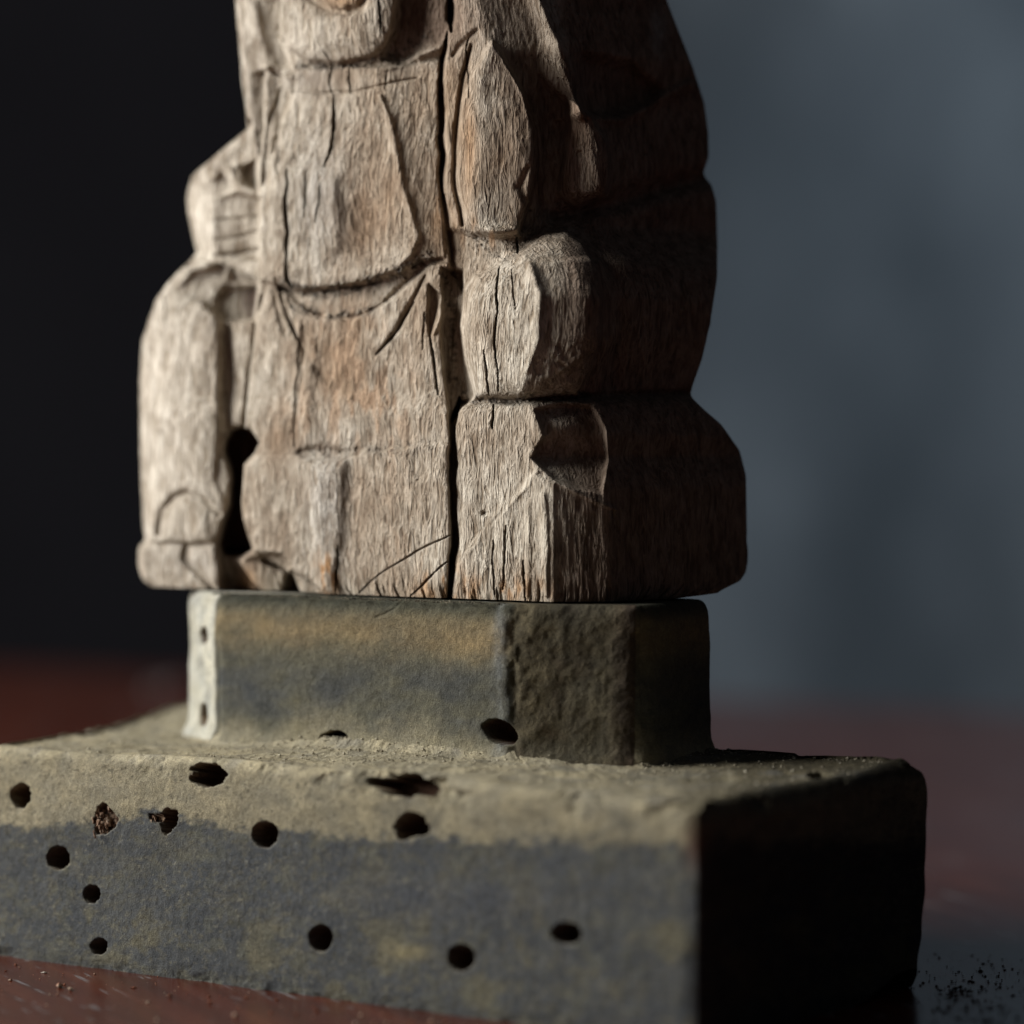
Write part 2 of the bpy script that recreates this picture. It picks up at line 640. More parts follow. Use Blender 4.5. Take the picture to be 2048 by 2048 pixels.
for x, y, rx, ry, an, sd_, jag in SH:
    m = fr & (np.abs(PX - x) < rx * 2 + 20) & (np.abs(PY - y) < ry * 2 + 20)
    k = np.nonzero(m)
    q = hole_mask(PX[k], PY[k], x, y, rx, ry, an, sd_, jag)
    e = 1.6 / min(rx, ry)
    d = ss((1 + e - q) / (2 * e))
    dep = 1.0 if sd_ not in (6, 17) else .22
    hole[k] = np.maximum(hole[k], d * dep)
    rimv[k] = np.maximum(rimv[k], np.exp(-((q - 1.09) / .07) ** 2) * ss(.4 + (PY[k] - y) / ry * .6))
    if sd_ in (6, 17):
        filled[k] = np.maximum(filled[k], d)
# the slot on the top of the right end
k = np.nonzero((np.abs(PX - 1643) < 40) & (np.abs(PY - 1554) < 20) & topmask)
q = hole_mask(PX[k], PY[k], 1643, 1552, 22, 7, 3, 40, .1)
top_hole = np.zeros(P.shape[:2])
top_hole[k] = ss((1.25 - q) / .5)
HD = 7.0
P[..., 0] += Fn[0] * HD * hole
P[..., 1] += Fn[1] * HD * hole
P[..., 2] -= 5 * top_hole + 1.2 * hole
# albedo
beige = np.array([.255, .225, .155]); grey = np.array([.068, .072, .075]); ochre = np.array([.165, .145, .082])
pale = np.array([.37, .325, .225]); raw = np.array([.085, .045, .028])
zb = np.interp(PX, [0, 150, 300, 430, 520, 640, 760, 900, 1300, 1420], [1648, 1645, 1628, 1650, 1654, 1668, 1678, 1680, 1686, 1684])
band = ss((zb + 7 * fbm(PX / 38, PY / 30, 91, 4) + 5 * fbm(PX / 9, PY / 9, 92, 3) - PY + 26 * np.clip(fbm(PX / 24, PY / 16, 192, 4, .6), -.5, .6)) / (21 + 16 * ss((PX - 1050) / 300)) + .5)
band = np.clip(band - .45 * ss((fbm(PX / 30, PY / 22, 193, 4, .6) - .15) / .3) * ss((PX - 500) / 500), 0, 1)
mot = ss((fbm(PX / 75, PY / 60, 93, 5, .62) + .02) / .42)
mot2 = ss((fbm(PX / 26, PY / 22, 94, 4, .6) - .10) / .35)
low = grey[None, None] * (1 - (.5 * mot * (.45 + .55 * ss((PY - 1740) / 150)))[..., None]) + ochre * (.5 * mot * (.45 + .55 * ss((PY - 1740) / 150)))[..., None]
low = low * (1 - .5 * mot2[..., None]) + np.array([.105, .104, .078]) * .5 * mot2[..., None]
mot3 = ss((fbm(PX / 10, PY / 9, 194, 3, .6) - .12) / .3)[..., None]
low = low * (1 - .35 * mot3) + np.array([.135, .122, .08]) * .35 * mot3
gb = np.exp(-((PX - 900) / 330) ** 2 - ((PY - 1800) / 45) ** 2)[..., None] * .5
low = low * (1 - gb) + np.array([.075, .080, .092]) * gb
yb = np.exp(-((PX - 815) / 45) ** 2 - ((PY - 1905) / 18) ** 2)[..., None] * .7
low = low * (1 - yb) + np.array([.26, .22, .115]) * yb
bg = beige[None, None] * (1 + .22 * fbm(PX / 60, PY / 40, 95, 4))[..., None]
gs = ss((fbm(PX / 40, PY / 14, 96, 3) - .1) / .3) * ss((1600 - PX + 400) / 900) * .0
col = low * (1 - band[..., None]) + bg * band[..., None]
topc = pale[None, None] * (1 + .25 * fbm(P[..., 0] / 5, P[..., 1] / 5, 97, 4))[..., None]
bluish = ss((fbm(P[..., 0] / 6, P[..., 1] / 6, 98, 3) - .15) / .3)[..., None]
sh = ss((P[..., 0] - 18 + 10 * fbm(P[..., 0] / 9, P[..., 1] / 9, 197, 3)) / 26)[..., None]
topc = topc * (1 - .85 * sh) + np.array([.045, .037, .020]) * .85 * sh  # darker olive board at the right, with the figure's shadow painted in
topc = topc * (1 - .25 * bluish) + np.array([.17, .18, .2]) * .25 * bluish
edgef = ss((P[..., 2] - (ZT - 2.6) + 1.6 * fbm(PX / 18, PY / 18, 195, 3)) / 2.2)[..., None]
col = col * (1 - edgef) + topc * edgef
# bare reddish wood where the near corner is chipped
rw = (np.exp(-((PX - 1395) / 22) ** 2 - ((PY - 1690) / 40) ** 2))[..., None]
col = col * (1 - .7 * rw) + np.array([.22, .12, .085]) * .7 * rw
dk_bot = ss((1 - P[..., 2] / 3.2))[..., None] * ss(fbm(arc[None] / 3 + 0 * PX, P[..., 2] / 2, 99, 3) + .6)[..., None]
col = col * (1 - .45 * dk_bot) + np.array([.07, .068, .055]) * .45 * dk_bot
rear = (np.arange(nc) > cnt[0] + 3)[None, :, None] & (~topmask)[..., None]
col = np.where(rear, col * .55, col)  # darker paint off the front, part of it standing in for shade
stv = 1 + .22 * fbm(PX / 11, PY / 75, 291, 4, .6) * ss((PX - 700) / 500) + .16 * fbm(PX / 60, PY / 9, 292, 4, .6)
col = col * stv[..., None]
flk = ss((fbm(PX / 7, PY / 7, 293, 2) - .50) / .08)[..., None] * (~topmask)[..., None]
col = col * (1 - .55 * flk) + np.array([.045, .042, .036]) * .55 * flk
flk = ss((fbm(PX / 9, PY / 7, 294, 3) - .52) / .08)[..., None] * (~topmask)[..., None]
col = col * (1 - .32 * flk) + np.array([.25, .23, .17]) * .32 * flk
rm = np.clip(rimv, 0, 1)[..., None] * .45
col = col * (1 - rm) + np.array([.34, .31, .25]) * rm
hh = np.clip(hole * 4, 0, 1)[..., None]
rim = np.zeros(P.shape[:2])
col = col * (1 - hh) + raw * hh  # raw wood, darkened in colour to add shade inside the holes
fl = filled[..., None]
fs = ss((fbm(PX / 3.5, PY / 5, 101, 3) + .1) / .5)[..., None]
col = col * (1 - fl) + (np.array([.05, .025, .016]) * (1 - fs) + np.array([.42, .30, .21]) * fs) * fl
col = np.where((top_hole > .4)[..., None], raw, col)
Vb = np.concatenate([P.reshape(-1, 3), [[*Bc, 0]]])
F = grid_faces(nr, nc).reshape(-1, 4)
ledge_pts = []
_tr, _tc = np.nonzero(topmask & (PY < 1640) & (PX > 0) & (PX < 1850))
_w = np.exp(-np.maximum(dist_in[_tr, _tc], 0) / 3.0) + .05 + .10 * np.exp(-((tt[_tr]) / .12) ** 2)
_cell = (np.hypot(*(np.roll(P[..., :2], -1, 1) - P[..., :2]).transpose(2, 0, 1)))[_tr, _tc]
_w = _w * _cell * (hole[_tr, _tc] < .05)
_pick = rng.choice(len(_tr), 9000, p=_w / _w.sum())
for _k in _pick:
    _p = P[_tr[_k], _tc[_k]]
    _r = abs(rng.normal(0, .15)) + .10
    ledge_pts.append((_p[0] + rng.normal(0, .25), _p[1] + rng.normal(0, .25), _p[2] + _r * .4, _r))
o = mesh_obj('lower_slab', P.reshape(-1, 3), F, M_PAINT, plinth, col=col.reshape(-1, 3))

# --- upper block
ZB0, ZB1 = ZT - 1.0, 72.9
cntB = [300, 130, 120, 60, 60, 50, 60, 60]
CB = resample(block_poly, cntB)
CB = gauss1(CB, 4.0, 0, True)
nb = len(CB)
tan = np.roll(CB, -1, 0) - np.roll(CB, 1, 0)
tan /= np.linalg.norm(tan, axis=1, keepdims=True)
NB = np.stack([tan[:, 1], -tan[:, 0]], 1)
arcB = np.concatenate([[0], np.cumsum(np.linalg.norm(np.diff(CB, axis=0), axis=1))])
P = []
for z in np.linspace(ZB0, ZB1 - 1.5, 135):
    P.append(np.column_stack([CB, np.full(nb, z)]))
for a in np.linspace(0, 90, 9)[1:]:
    r_ = 1.5
    P.append(np.column_stack([CB - NB * r_ * (1 - math.cos(R(a))), np.full(nb, ZB1 - r_ + r_ * math.sin(R(a)))]))
er = len(P)
for k in range(1, 14):
    t = k / 13
    P.append(np.column_stack([P[er - 1][:, :2] * (1 - t) + Bc * t, np.full(nb, ZB1)]))
P = np.array(P)
nr = len(P)
side = (np.arange(nr) < er)[:, None]
PX, PY = project(P)
# flare where it meets the slab, gentle hollow, tool marks
zz = P[..., 2]
disp = 1.5 * np.exp(-((zz - ZB0 + .6 * fbm(arcB[None] / 6 + 0 * zz, zz / 4, 209, 3)) / 2.4) ** 2) + .45 * fbm(arcB[None] / 12 + 0 * zz, zz / 9, 201, 3) + .16 * fbm(arcB[None] / 2.5 + 0 * zz, zz / 2.2, 202, 3)
disp -= .6 * np.exp(-((zz - ZB1) / 2.0) ** 2) * (1 + fbm(arcB[None] / 3 + 0 * zz, zz / 3, 203, 2))
# flaked arris at front right
dA = arcB - arcB[cntB[0]]
ch = np.exp(-((dA[None] - 1.5) / (1.6 + .9 * fbm(zz / 4, zz * 0, 204, 2))) ** 2)
disp -= ch * (.5 + .9 * np.clip(fbm(arcB[None] / 2 + 0 * zz, zz / 3, 205, 3), -.5, 1))
dB = arcB - arcB[cntB[0] + cntB[1]]
ch2 = np.exp(-(dB[None] / 1.4) ** 2 - ((zz - 63) / 5) ** 2)
disp -= 1.6 * ch2
disp -= .5 * np.exp(-((arcB[None] - .1) / 1.5) ** 2) * (1 + fbm(zz / 5, zz * 0, 206, 3))
disp -= .9 * np.exp(-(((arcB[-1] - arcB[None]) - 7) / 2.) ** 2 - ((zz - 73) / 4) ** 2)
onch = ss((dA - 1) / 2) * ss((arcB[cntB[0] + cntB[1]] + 6 - arcB) / 4)
disp += onch[None] * (.32 * fbm(arcB[None] / 4 + 0 * zz, zz / 4, 207, 4) + .2 * fbm(arcB[None] / 1.4 + 0 * zz, zz / 1.4, 208, 3))
disp -= 1.3 * np.exp(-(dB[None] / 2.6) ** 2)
disp = disp * side
P[..., 0] += NB[None, :, 0] * disp
P[..., 1] += NB[None, :, 1] * disp
BH = [(998, 1465, 35, 22, 28, 1, .07), (669, 1477, 25, 14, -2, 2, .12), (408, 1271, 6.5, 15, 0, 3, .1), (407, 1430, 8, 19, 0, 4, .15)]
hole = np.zeros(P.shape[:2])
for x, y, rx, ry, an, sd_, jag in BH:
    k = np.nonzero(side & (np.abs(PX - x) < rx * 2 + 12) & (np.abs(PY - y) < ry * 2 + 12) & ((np.arange(nb) < cntB[0] + 30) | (np.arange(nb) > nb - cntB[-1] - 10))[None])
    q = hole_mask(PX[k], PY[k], x, y, rx, ry, an, sd_ + 60, jag)
    e = 1.8 / min(rx, ry)
    hole[k] = np.maximum(hole[k], ss((1 + e - q) / (2 * e)))
left_part = (np.arange(nb) > nb // 2)[None]
P[..., 0] += np.where(left_part, .97, Fn[0]) * hole * np.where(left_part, 3.0, 6.5)
P[..., 1] += np.where(left_part, .25, Fn[1]) * hole * np.where(left_part, 3.0, 6.5)
ol = np.array([.118, .110, .074]); tanc = np.array([.225, .170, .095]); bl = np.array([.068, .071, .070])
h01 = (zz - ZB0) / (ZB1 - ZB0)
f = fbm(PX / 60, PY / 34, 211, 4)
tb = (np.exp(-((h01 - .80 + .05 * f) / .13) ** 2) * (.75 + .5 * f))[..., None]
bb = (np.exp(-((h01 - .42 + .08 * f) / .26) ** 2) * np.clip(.75 + .7 * f, 0, 1))[..., None]
col = np.ones_like(P) * ol
col = col * (1 - bb) + bl * bb
col = col * (1 - np.clip(tb, 0, 1)) + tanc * np.clip(tb, 0, 1)
dst = (ss(1 - h01 / (.32 + .22 * fbm(arcB[None] / 7 + 0 * zz, zz / 7, 218, 4))))[..., None]
col = col * (1 - .7 * dst) + np.array([.32, .28, .19]) * .7 * dst
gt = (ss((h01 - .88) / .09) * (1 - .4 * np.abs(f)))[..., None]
col = col * (1 - .75 * gt) + np.array([.05, .055, .042]) * .6 * gt  # top-edge grime, with the shade under the figure painted in
# lighter grey flaked strip along the arris; bare brown beyond
gx = (np.exp(-((dA[None] + 1.0) / 1.8) ** 2) * ss((fbm(arcB[None] / 2 + 0 * zz, zz / 4, 212, 3) + .5)))[..., None]
col = col * (1 - .6 * gx) + np.array([.20, .21, .21]) * .6 * gx
bx = (ss((dA[None] - 1) / 2) * np.exp(-((dA[None] - 9) / 9) ** 2) * ss((fbm(arcB[None] / 5 + 0 * zz, zz / 5, 213, 4) + .35) / .6))[..., None]
col = col * (1 - .8 * bx) + np.array([.20, .125, .07]) * .8 * bx
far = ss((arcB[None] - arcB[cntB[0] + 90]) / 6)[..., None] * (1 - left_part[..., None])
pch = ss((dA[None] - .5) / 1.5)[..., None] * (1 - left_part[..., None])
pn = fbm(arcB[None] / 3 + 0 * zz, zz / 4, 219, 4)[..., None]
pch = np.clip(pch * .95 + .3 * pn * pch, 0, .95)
col = col * (1 - pch) + np.array([.078, .066, .042]) * (1 + .8 * pn) * pch  # front-right face darkened in colour, being turned from the light
col = col * (1 - .6 * far) + np.array([.07, .045, .035]) * .6 * far  # right face likewise painted darker for its shade
lf = ss((arcB[None] - (arcB[-1] - 30)) / 1.5)[..., None]
lfc = np.array([.42, .405, .345]) * (1 + .35 * fbm(PX / 9, PY / 26, 217, 3))[..., None] * (1 + .12 * f)[..., None]
col = col * (1 - lf) + lfc * lf
hh = np.clip(hole * 4, 0, 1)[..., None]
col = col * (1 - hh) + np.where(left_part[..., None], np.array([.10, .06, .03]), raw) * hh  # block holes: bare wood with shade put into the colour
# a thin split running from the top edge
kk = np.nonzero(side & (PX > 740) & (PX < 820) & (PY < 1250))
d, _ = seg_dist(PX[kk], PY[kk], [(800, 1205), (785, 1218), (768, 1228), (752, 1234)])
dd = ss(1.6 - d / 2.2)
P[kk[0], kk[1], 0] += Fn[0] * .25 * dd
P[kk[0], kk[1], 1] += Fn[1] * .25 * dd
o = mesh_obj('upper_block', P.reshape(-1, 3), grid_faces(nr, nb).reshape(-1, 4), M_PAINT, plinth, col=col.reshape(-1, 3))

# ------------------------------------------------------------------ carved figure
Z0, Zf, Ztop = 73.3, 199.0, 262.0
rowsZ = np.concatenate([np.linspace(Z0, Zf, 600), np.linspace(Zf, Ztop, 60)[1:]])
nr = len(rowsZ)
Aorg = np.array([8.3, 673.0])

xl_y = [-200, 0, 130, 200, 262, 272, 345, 385, 420, 465, 500, 530, 560, 600, 680, 760, 900, 1060, 1085, 1098, 1130, 1160, 1176, 1300]
xl_x = [474, 480, 490, 497, 504, 490, 392, 380, 381, 392, 402, 375, 345, 318, 290, 284, 286, 290, 296, 284, 282, 290, 306, 310]
xr_y = [-200, 0, 60, 130, 200, 260, 310, 342, 362, 400, 480, 560, 650, 720, 775, 795, 820, 850, 900, 950, 1060, 1140, 1165, 1182, 1300]
xr_x = [1240, 1332, 1355, 1383, 1406, 1414, 1415, 1405, 1420, 1430, 1433, 1432, 1418, 1402, 1382, 1380, 1405, 1440, 1478, 1491, 1493, 1490, 1478, 1440, 1410]
c1_y = [-200, 0, 100, 200, 300, 380, 450, 490, 530, 600, 680, 740, 792, 808, 870, 912, 945, 975, 1200, 1300]
c1_x = [950, 955, 975, 950, 957, 950, 950, 1010, 1056, 1080, 1075, 1052, 1042, 1062, 1085, 1066, 1095, 1112, 1114, 1114]
c2_y = [-200, 0, 200, 400, 470, 560, 680, 780, 800, 870, 950, 1200, 1300]
c2_x = [1110, 1130, 1165, 1200, 1180, 1205, 1198, 1180, 1195, 1212, 1215, 1218, 1218]
v0_y = [-200, 0, 500, 600, 780, 830, 1300]
v0_v = [6.5, 5.5, 4.0, 2.2, 1.5, 0, 0]


def smooth_interp(y, ys, xs):
    a = np.interp(y, ys, xs)
    return a


def on_ray(px, A, d):
    """point A + s*d whose image column is px"""
    k = (px - 1024) / 7000.0
    s = (k * A[1] - A[0]) / (d[0] - k * d[1])
    return A + s * d


segs = [520, 110, 230, 110, 60, 110]
polys = []
tdir_r = np.array([.998, .06])
for Z in rowsZ:
    yl, yr, yc = row_py(Z, 738), row_py(Z, 712), row_py(Z, 690)
    v0 = np.interp(yc, v0_y, v0_v)
    A0 = Aorg + Fn * v0
    A = on_ray(np.interp(yc, c1_y, c1_x), A0, Ft)
    B = on_ray(np.interp(yc, c2_y, c2_x), A, tdir_r)
    xr = np.interp(yr, xr_y, xr_x) + 7
    Cc = on_ray(xr, B, Fn * np.array([1.25, .95]))
    xl = np.interp(yl, xl_y, xl_x) - 5
    Fp = on_ray(xl, A0, Ft)
    E = Fp + np.array([-.085, 1.0]) * 13
    D = E + Fn * 26
    G = Cc + Ft * 18 + Fn * 6
    polys.append([Fp, A, B, Cc, G, D, E])
segs = [520, 110, 230, 60, 90, 60, 60]
Cn = np.array([resample(p, segs) for p in polys])
Cn = gauss1(Cn, 5.0, 1, True)
Cn = gauss1(Cn, 2.0, 0, False)
nc = Cn.shape[1]
P = np.concatenate([Cn, np.broadcast_to(rowsZ[:, None, None], (nr, nc, 1)).copy()], 2)
# wood mass above the picture: closes into a simple rounded head
hc = np.array([-15., 722.])
for i, Z in enumerate(rowsZ):
    if Z > Zf:
        t = (Z - Zf) / (Ztop - Zf)
        f = (1 - .30 * ss(t / .35)) * math.sqrt(max(1 - max((t - .35) / .65, 0) ** 2.4, 0.0004))
        P[i, :, :2] = hc + (P[i, :, :2] - hc) * f
# lowest row turned under
for i in range(6):
    a = (6 - i) / 6
    P[i, :, :2] = P[i, :, :2] + (np.array([-10., 705.]) - P[i, :, :2]) * (.012 * a * a)
P[..., 2] += 1.2 * ss((P[..., 0] - 30) / 20) * ss((78 - P[..., 2]) / 4.5)

vis = np.arange(nc) < segs[0] + segs[1] + segs[2]
nv = int(vis.sum())
rv = int((rowsZ <= Zf).sum())
SX, SY = project(P[:rv, :nv])
# hand-cut lines are never ruler straight
WX = SX + 3.0 * fbm(SX / 60, SY / 60, 301, 3)
WY = SY + 3.0 * fbm(SX / 60, SY / 60, 302, 3)
Fd = Field(WX, WY)
S, T = Fd.stroke, Fd.tilt

# --- torso
torso_poly = [(530, 130), (620, 140), (760, 135), (884, 118), (884, 400), (890, 515), (845, 520), (800, 545), (745, 562), (680, 574), (590, 580), (525, 562), (515, 400), (530, 250)]
Fd.step(torso_poly, 2.4, 9)
Fd.blob(665, 400, 120, 170, 2.2)
ridge_y = [130, 200, 270, 350, 430, 480, 530, 560]
ridge_x = [745, 765, 790, 803, 824, 832, 806, 790]
T([(740, 150), (885, 100), (890, 520), (800, 545), (700, 560)],
  lambda X, Y: -.036 * np.clip(X - np.interp(Y, ridge_y, ridge_x), 0, 90), 16)
S([(762, 195), (785, 255), (799, 330), (806, 380), (823, 430), (833, 470), (822, 510), (800, 530)], 1.05, 9, .5)
Fd.blob(738, 440, 40, 95, -1.5)
Fd.blob(730, 300, 40, 70, -.5)
Fd.step([(560, 350), (640, 335), (676, 365), (684, 430), (682, 500), (655, 535), (560, 560), (520, 540), (522, 420)], .8, 24)
S([(585, 183), (640, 188), (700, 186), (750, 176), (800, 162), (835, 154)], -1.0, 3.4, .4)
Fd.step([(590, 130), (700, 140), (830, 100), (850, 150), (750, 176), (700, 186), (640, 188), (585, 182)], -.7, 5)
# hem and the crescent under it
S([(560, 574), (620, 584), (690, 578), (750, 562), (800, 540)], -1.1, 6, .4)
Fd.step([(560, 572), (590, 600), (630, 630), (690, 638), (740, 625), (790, 590), (850, 535), (760, 560), (680, 576), (600, 584)], -1.9, 9)
S([(563, 574), (585, 600), (612, 618), (640, 630)], -1.6, 13, .5)
S([(640, 630), (690, 638), (735, 625), (775, 600)], -1.0, 4, .4)
S([(770, 600), (805, 575), (850, 528)], -1.6, 8, .5)
# --- chin / head
head_poly = [(562, -60), (560, 60), (578, 97), (618, 124), (680, 131), (742, 116), (775, 88), (793, 20), (805, -60)]
Fd.step(head_poly, 3.6, 8)
Fd.dome(head_poly, 2.6, 70)
S([(605, -25), (630, 6), (662, 26), (692, 30), (722, 20), (742, -8)], -2.4, 8, .2)
S([(590, -30), (618, 12), (655, 34)], -1.2, 15, .3)
Fd.step([(800, -60), (790, 60), (765, 112), (800, 125), (885, 80), (900, 50), (900, -60)], -3.2, 18)
S([(560, 0), (560, 55), (566, 82)], -2.4, 4, .6)
# --- hanging sleeve at the left of the chest
T([(496, 150), (545, 135), (590, 165), (588, 200), (562, 250), (545, 330), (528, 388), (519, 384), (508, 270)],
  lambda X, Y: -.075 * np.clip(X - np.interp(Y, [150, 270, 390], [500, 512, 520]), 0, 50), 7)
T([(480, 0), (556, 0), (560, 80), (590, 150), (520, 150), (495, 150)], lambda X, Y: -.05 * np.clip(X - 512, 0, 50) + .9 * np.exp(-((X - Y * .3 - 500) / 13) ** 2), 12)
S([(560, 250), (552, 300), (557, 350)], -.9, 5, .6)
S([(562, 175), (538, 250), (530, 330), (524, 385)], -1.0, 5, .5)
# --- arm at the left
arm_poly = [(200, 420), (200, 345), (300, 255), (503, 240), (512, 300), (524, 385), (519, 560), (480, 545), (400, 520), (200, 520)]
Fd.step(arm_poly, -3.2, 5)
T([(300, 240), (540, 240), (540, 515), (300, 540)], lambda X, Y: .085 * (np.clip(X, 370, 424) - 424) * ss((Y - 300) / 60), 6)
T([(424, 395), (470, 380), (524, 395), (520, 520), (440, 515), (424, 470)], lambda X, Y: -.045 * (X - 424), 8)
T([(404, 372), (440, 342), (470, 375), (430, 395), (408, 402)], lambda X, Y: -.05 * (X - 400), 8)
S([(424, 395), (470, 382), (520, 392)], .9, 5, .4)
S([(505, 262), (516, 300), (523, 380), (519, 470), (519, 560)], .9, 6, .2)
Fd.step([(478, 332), (508, 318), (514, 378), (498, 372), (484, 355)], -3.5, 8)
S([(458, 330), (464, 350), (482, 372), (508, 386)], 1.0, 5, .4)
S([(424, 440), (470, 436), (518, 430)], -.8, 3, .3)
S([(424, 480), (470, 472), (518, 456)], -.8, 3, .3)
S([(428, 510), (470, 503), (518, 492)], -1.1, 4, .3)
S([(412, 525), (440, 522), (452, 535), (450, 555)], 1.2, 6, .4)
# --- left thigh and shin
Fd.step([(425, 600), (440, 572), (516, 570), (512, 600), (498, 720), (490, 850), (445, 870), (440, 640), (425, 602)], -1.9, 10)
T([(345, 590), (385, 545), (440, 530), (515, 560), (505, 640), (442, 640), (405, 603)], lambda X, Y: -.045 * (X - 345), 14)
T([(100, 545), (520, 545), (520, 1088), (100, 1088)], lambda X, Y: .05 * (np.clip(X, 275, 330) - 330), 10)
Fd.step([(318, 660), (322, 635), (350, 606), (400, 604), (430, 632), (440, 700), (437, 860), (432, 960), (456, 1030), (430, 1086), (300, 1086), (312, 900)], 1.2, 14)
Fd.dome([(330, 650), (352, 615), (400, 612), (428, 640), (436, 700), (434, 860), (430, 960), (425, 1000), (340, 1000), (325, 900)], .9, 40)
S([(522, 592), (508, 650), (500, 720), (492, 790), (489, 850)], -3.0, 3.6, .0)
S([(455, 650), (462, 760), (452, 860)], -.8, 12, .4)
S([(318, 1070), (326, 1022), (352, 992), (378, 984), (408, 1000), (440, 1028)], -1.5, 6, .2)
S([(385, 976), (415, 990), (448, 1028)], .5, 5, .4)
Fd.dome([(318, 1088), (335, 1020), (375, 992), (415, 1015), (432, 1088)], 1.2, 30)
S([(288, 1092), (340, 1086), (380, 1088), (430, 1084)], -1.1, 4, .0)
Fd.blob(375, 1045, 12, 30, -.6)
Fd.step([(380, 1092), (432, 1090), (440, 1185), (420, 1170), (388, 1130)], .9, 7)
S([(372, 1092), (368, 1120), (392, 1142), (430, 1182)], -1.7, 6, .2)
# --- keyhole gap
key = [(448, 880), (458, 862), (478, 852), (500, 858), (517, 884), (506, 905), (486, 926), (482, 1000), (484, 1040), (494, 1070), (503, 1098),
       (478, 1112), (444, 1112), (436, 1090), (446, 1040), (458, 1010), (460, 960), (456, 930), (446, 905)]
Fd.step(key, -11, 5)
Fd.step([(434, 1100), (505, 1100), (478, 1125), (500, 1160), (530, 1195), (445, 1195)], -5.0, 8)
# --- skirt between the legs
Fd.blob(585, 760, 60, 160, .8)
S([(553, 560), (566, 600), (582, 645), (600, 690)], -1.2, 3, .3)
S([(600, 690), (625, 730), (655, 765)], -.7, 8, .5)
S([(852, 550), (822, 608), (790, 662), (752, 708)], -1.5, 5, .7)
T([(545, 580), (566, 610), (575, 680), (560, 650), (548, 610)], lambda X, Y: -1.0 + 0 * X, 10)
Fd.step([(858, 568), (884, 585), (874, 630), (861, 672), (855, 640)], -2.6, 8)
S([(890, 600), (878, 640), (868, 668)], .9, 4, .5)
S([(608, 655), (602, 760), (592, 850), (590, 895)], -.5, 3.5, .5)
S([(622, 680), (616, 780), (612, 890)], .55, 11, .4)
T([(640, 700), (850, 700), (870, 880), (640, 890)], lambda X, Y: .35 * np.sin(X / 26.) , 30)
skirt_low = [(460, 960), (486, 930), (520, 905), (590, 908), (625, 922), (690, 915), (780, 897), (900, 888), (905, 1210), (650, 1210), (592, 1150), (560, 1108), (505, 1098), (488, 1050)]
Fd.step(skirt_low, 1.5, 14)
S([(600, 905), (640, 900), (690, 905)], -1.2, 9, .4)
Fd.step([(618, 930), (690, 920), (682, 1080), (668, 1185), (640, 1185), (632, 1080)], 1.5, 32)
S([(700, 940), (700, 1000)], -.3, 16, .4)
S([(840, 905), (838, 950)], -.9, 18, .4)
S([(475, 1122), (505, 1100), (560, 1106)], .8, 6, .3)
Fd.step([(520, 1108), (562, 1108), (578, 1130), (572, 1145), (545, 1135), (522, 1122)], -2.6, 9)
Fd.step([(586, 1140), (625, 1165), (664, 1198), (560, 1198), (566, 1150)], -3.2, 8)
T([(470, 1125), (520, 1112), (585, 1150), (600, 1200), (530, 1200)], lambda X, Y: -.05 * (X - 470), 8)
Fd.step([(470, 1128), (500, 1160), (535, 1198), (440, 1198), (440, 1150)], -1.5, 6)
# --- deep split between the halves
Fd.crack([(896, -60), (900, 0), (901, 62)], 7, 12, 1)
Fd.crack([(893, 62), (884, 110), (879, 200), (881, 300), (887, 392)], 6, 8.5, 2)
S([(887, 392), (898, 470), (905, 540)], -2.0, 5)
Fd.step([(884, 535), (925, 540), (928, 600), (920, 650), (930, 725), (950, 792), (925, 815), (902, 846), (893, 790), (884, 700), (884, 600)], -5.5, 7)
Fd.crack([(918, 795), (908, 850), (905, 930), (905, 1010), (908, 1090), (903, 1150), (900, 1230)], 8, 14, 3)
S([(942, 90), (925, 150), (916, 215), (908, 300), (912, 380), (925, 450)], -2.2, 4.5, .3)
S([(905, 110), (922, 90), (955, 60)], -1.2, 7, .4)
# --- right sleeve, hanging to a point
Fd.step([(985, 82), (945, 145), (925, 205), (915, 300), (921, 380), (936, 440), (950, 466), (985, 474), (1035, 470), (1062, 405), (1071, 330), (1070, 262), (1052, 190), (1016, 128)], 3.2, 7)
T([(985, 86), (945, 147), (925, 207), (915, 300), (921, 380), (936, 440), (950, 462), (985, 470), (1035, 466), (1060, 405), (1069, 330), (1068, 262), (1050, 190), (1016, 132)],
  lambda X, Y: .03 * np.clip(X - 915, 0, 42) + .033 * np.clip(X - 957, 0, 200), 12)
S([(1000, 110), (1045, 190), (1068, 262), (1070, 330)], .6, 5, .4)
S([(1060, 420), (1040, 380), (1055, 340)], -.9, 7, .5)
Fd.step([(1078, 150), (1140, 215), (1120, 300), (1130, 400), (1075, 430), (1085, 300)], -2.2, 18)
# --- arm and belt at the right
S([(1055, -40), (1075, 0), (1110, 80), (1140, 160), (1160, 235)], 3.6, 16, .3)
Fd.step([(1138, 205), (1182, 232), (1213, 285), (1220, 340), (1212, 392), (1150, 418), (1118, 385), (1132, 300)], 5.5, 14)
Fd.step([(1165, 110), (1260, 130), (1320, 180), (1300, 205), (1240, 232), (1180, 230), (1160, 170)], -4.0, 26)
S([(1185, 236), (1250, 238), (1310, 205), (1380, 170)], 1.6, 12, .3)
S([(1110, 430), (1180, 415), (1260, 395), (1330, 372), (1420, 352)], -4.5, 20, .2)
S([(1120, 400), (1150, 412), (1210, 400)], -1, 8)
T([(1138, 215), (1182, 236), (1213, 285), (1220, 340), (1212, 392), (1150, 412), (1122, 385)], lambda X, Y: .050 * (X - 1150), 8)
T([(1080, 60), (1130, 150), (1165, 240), (1110, 240), (1060, 120)], lambda X, Y: .04 * (X - 1080), 14)
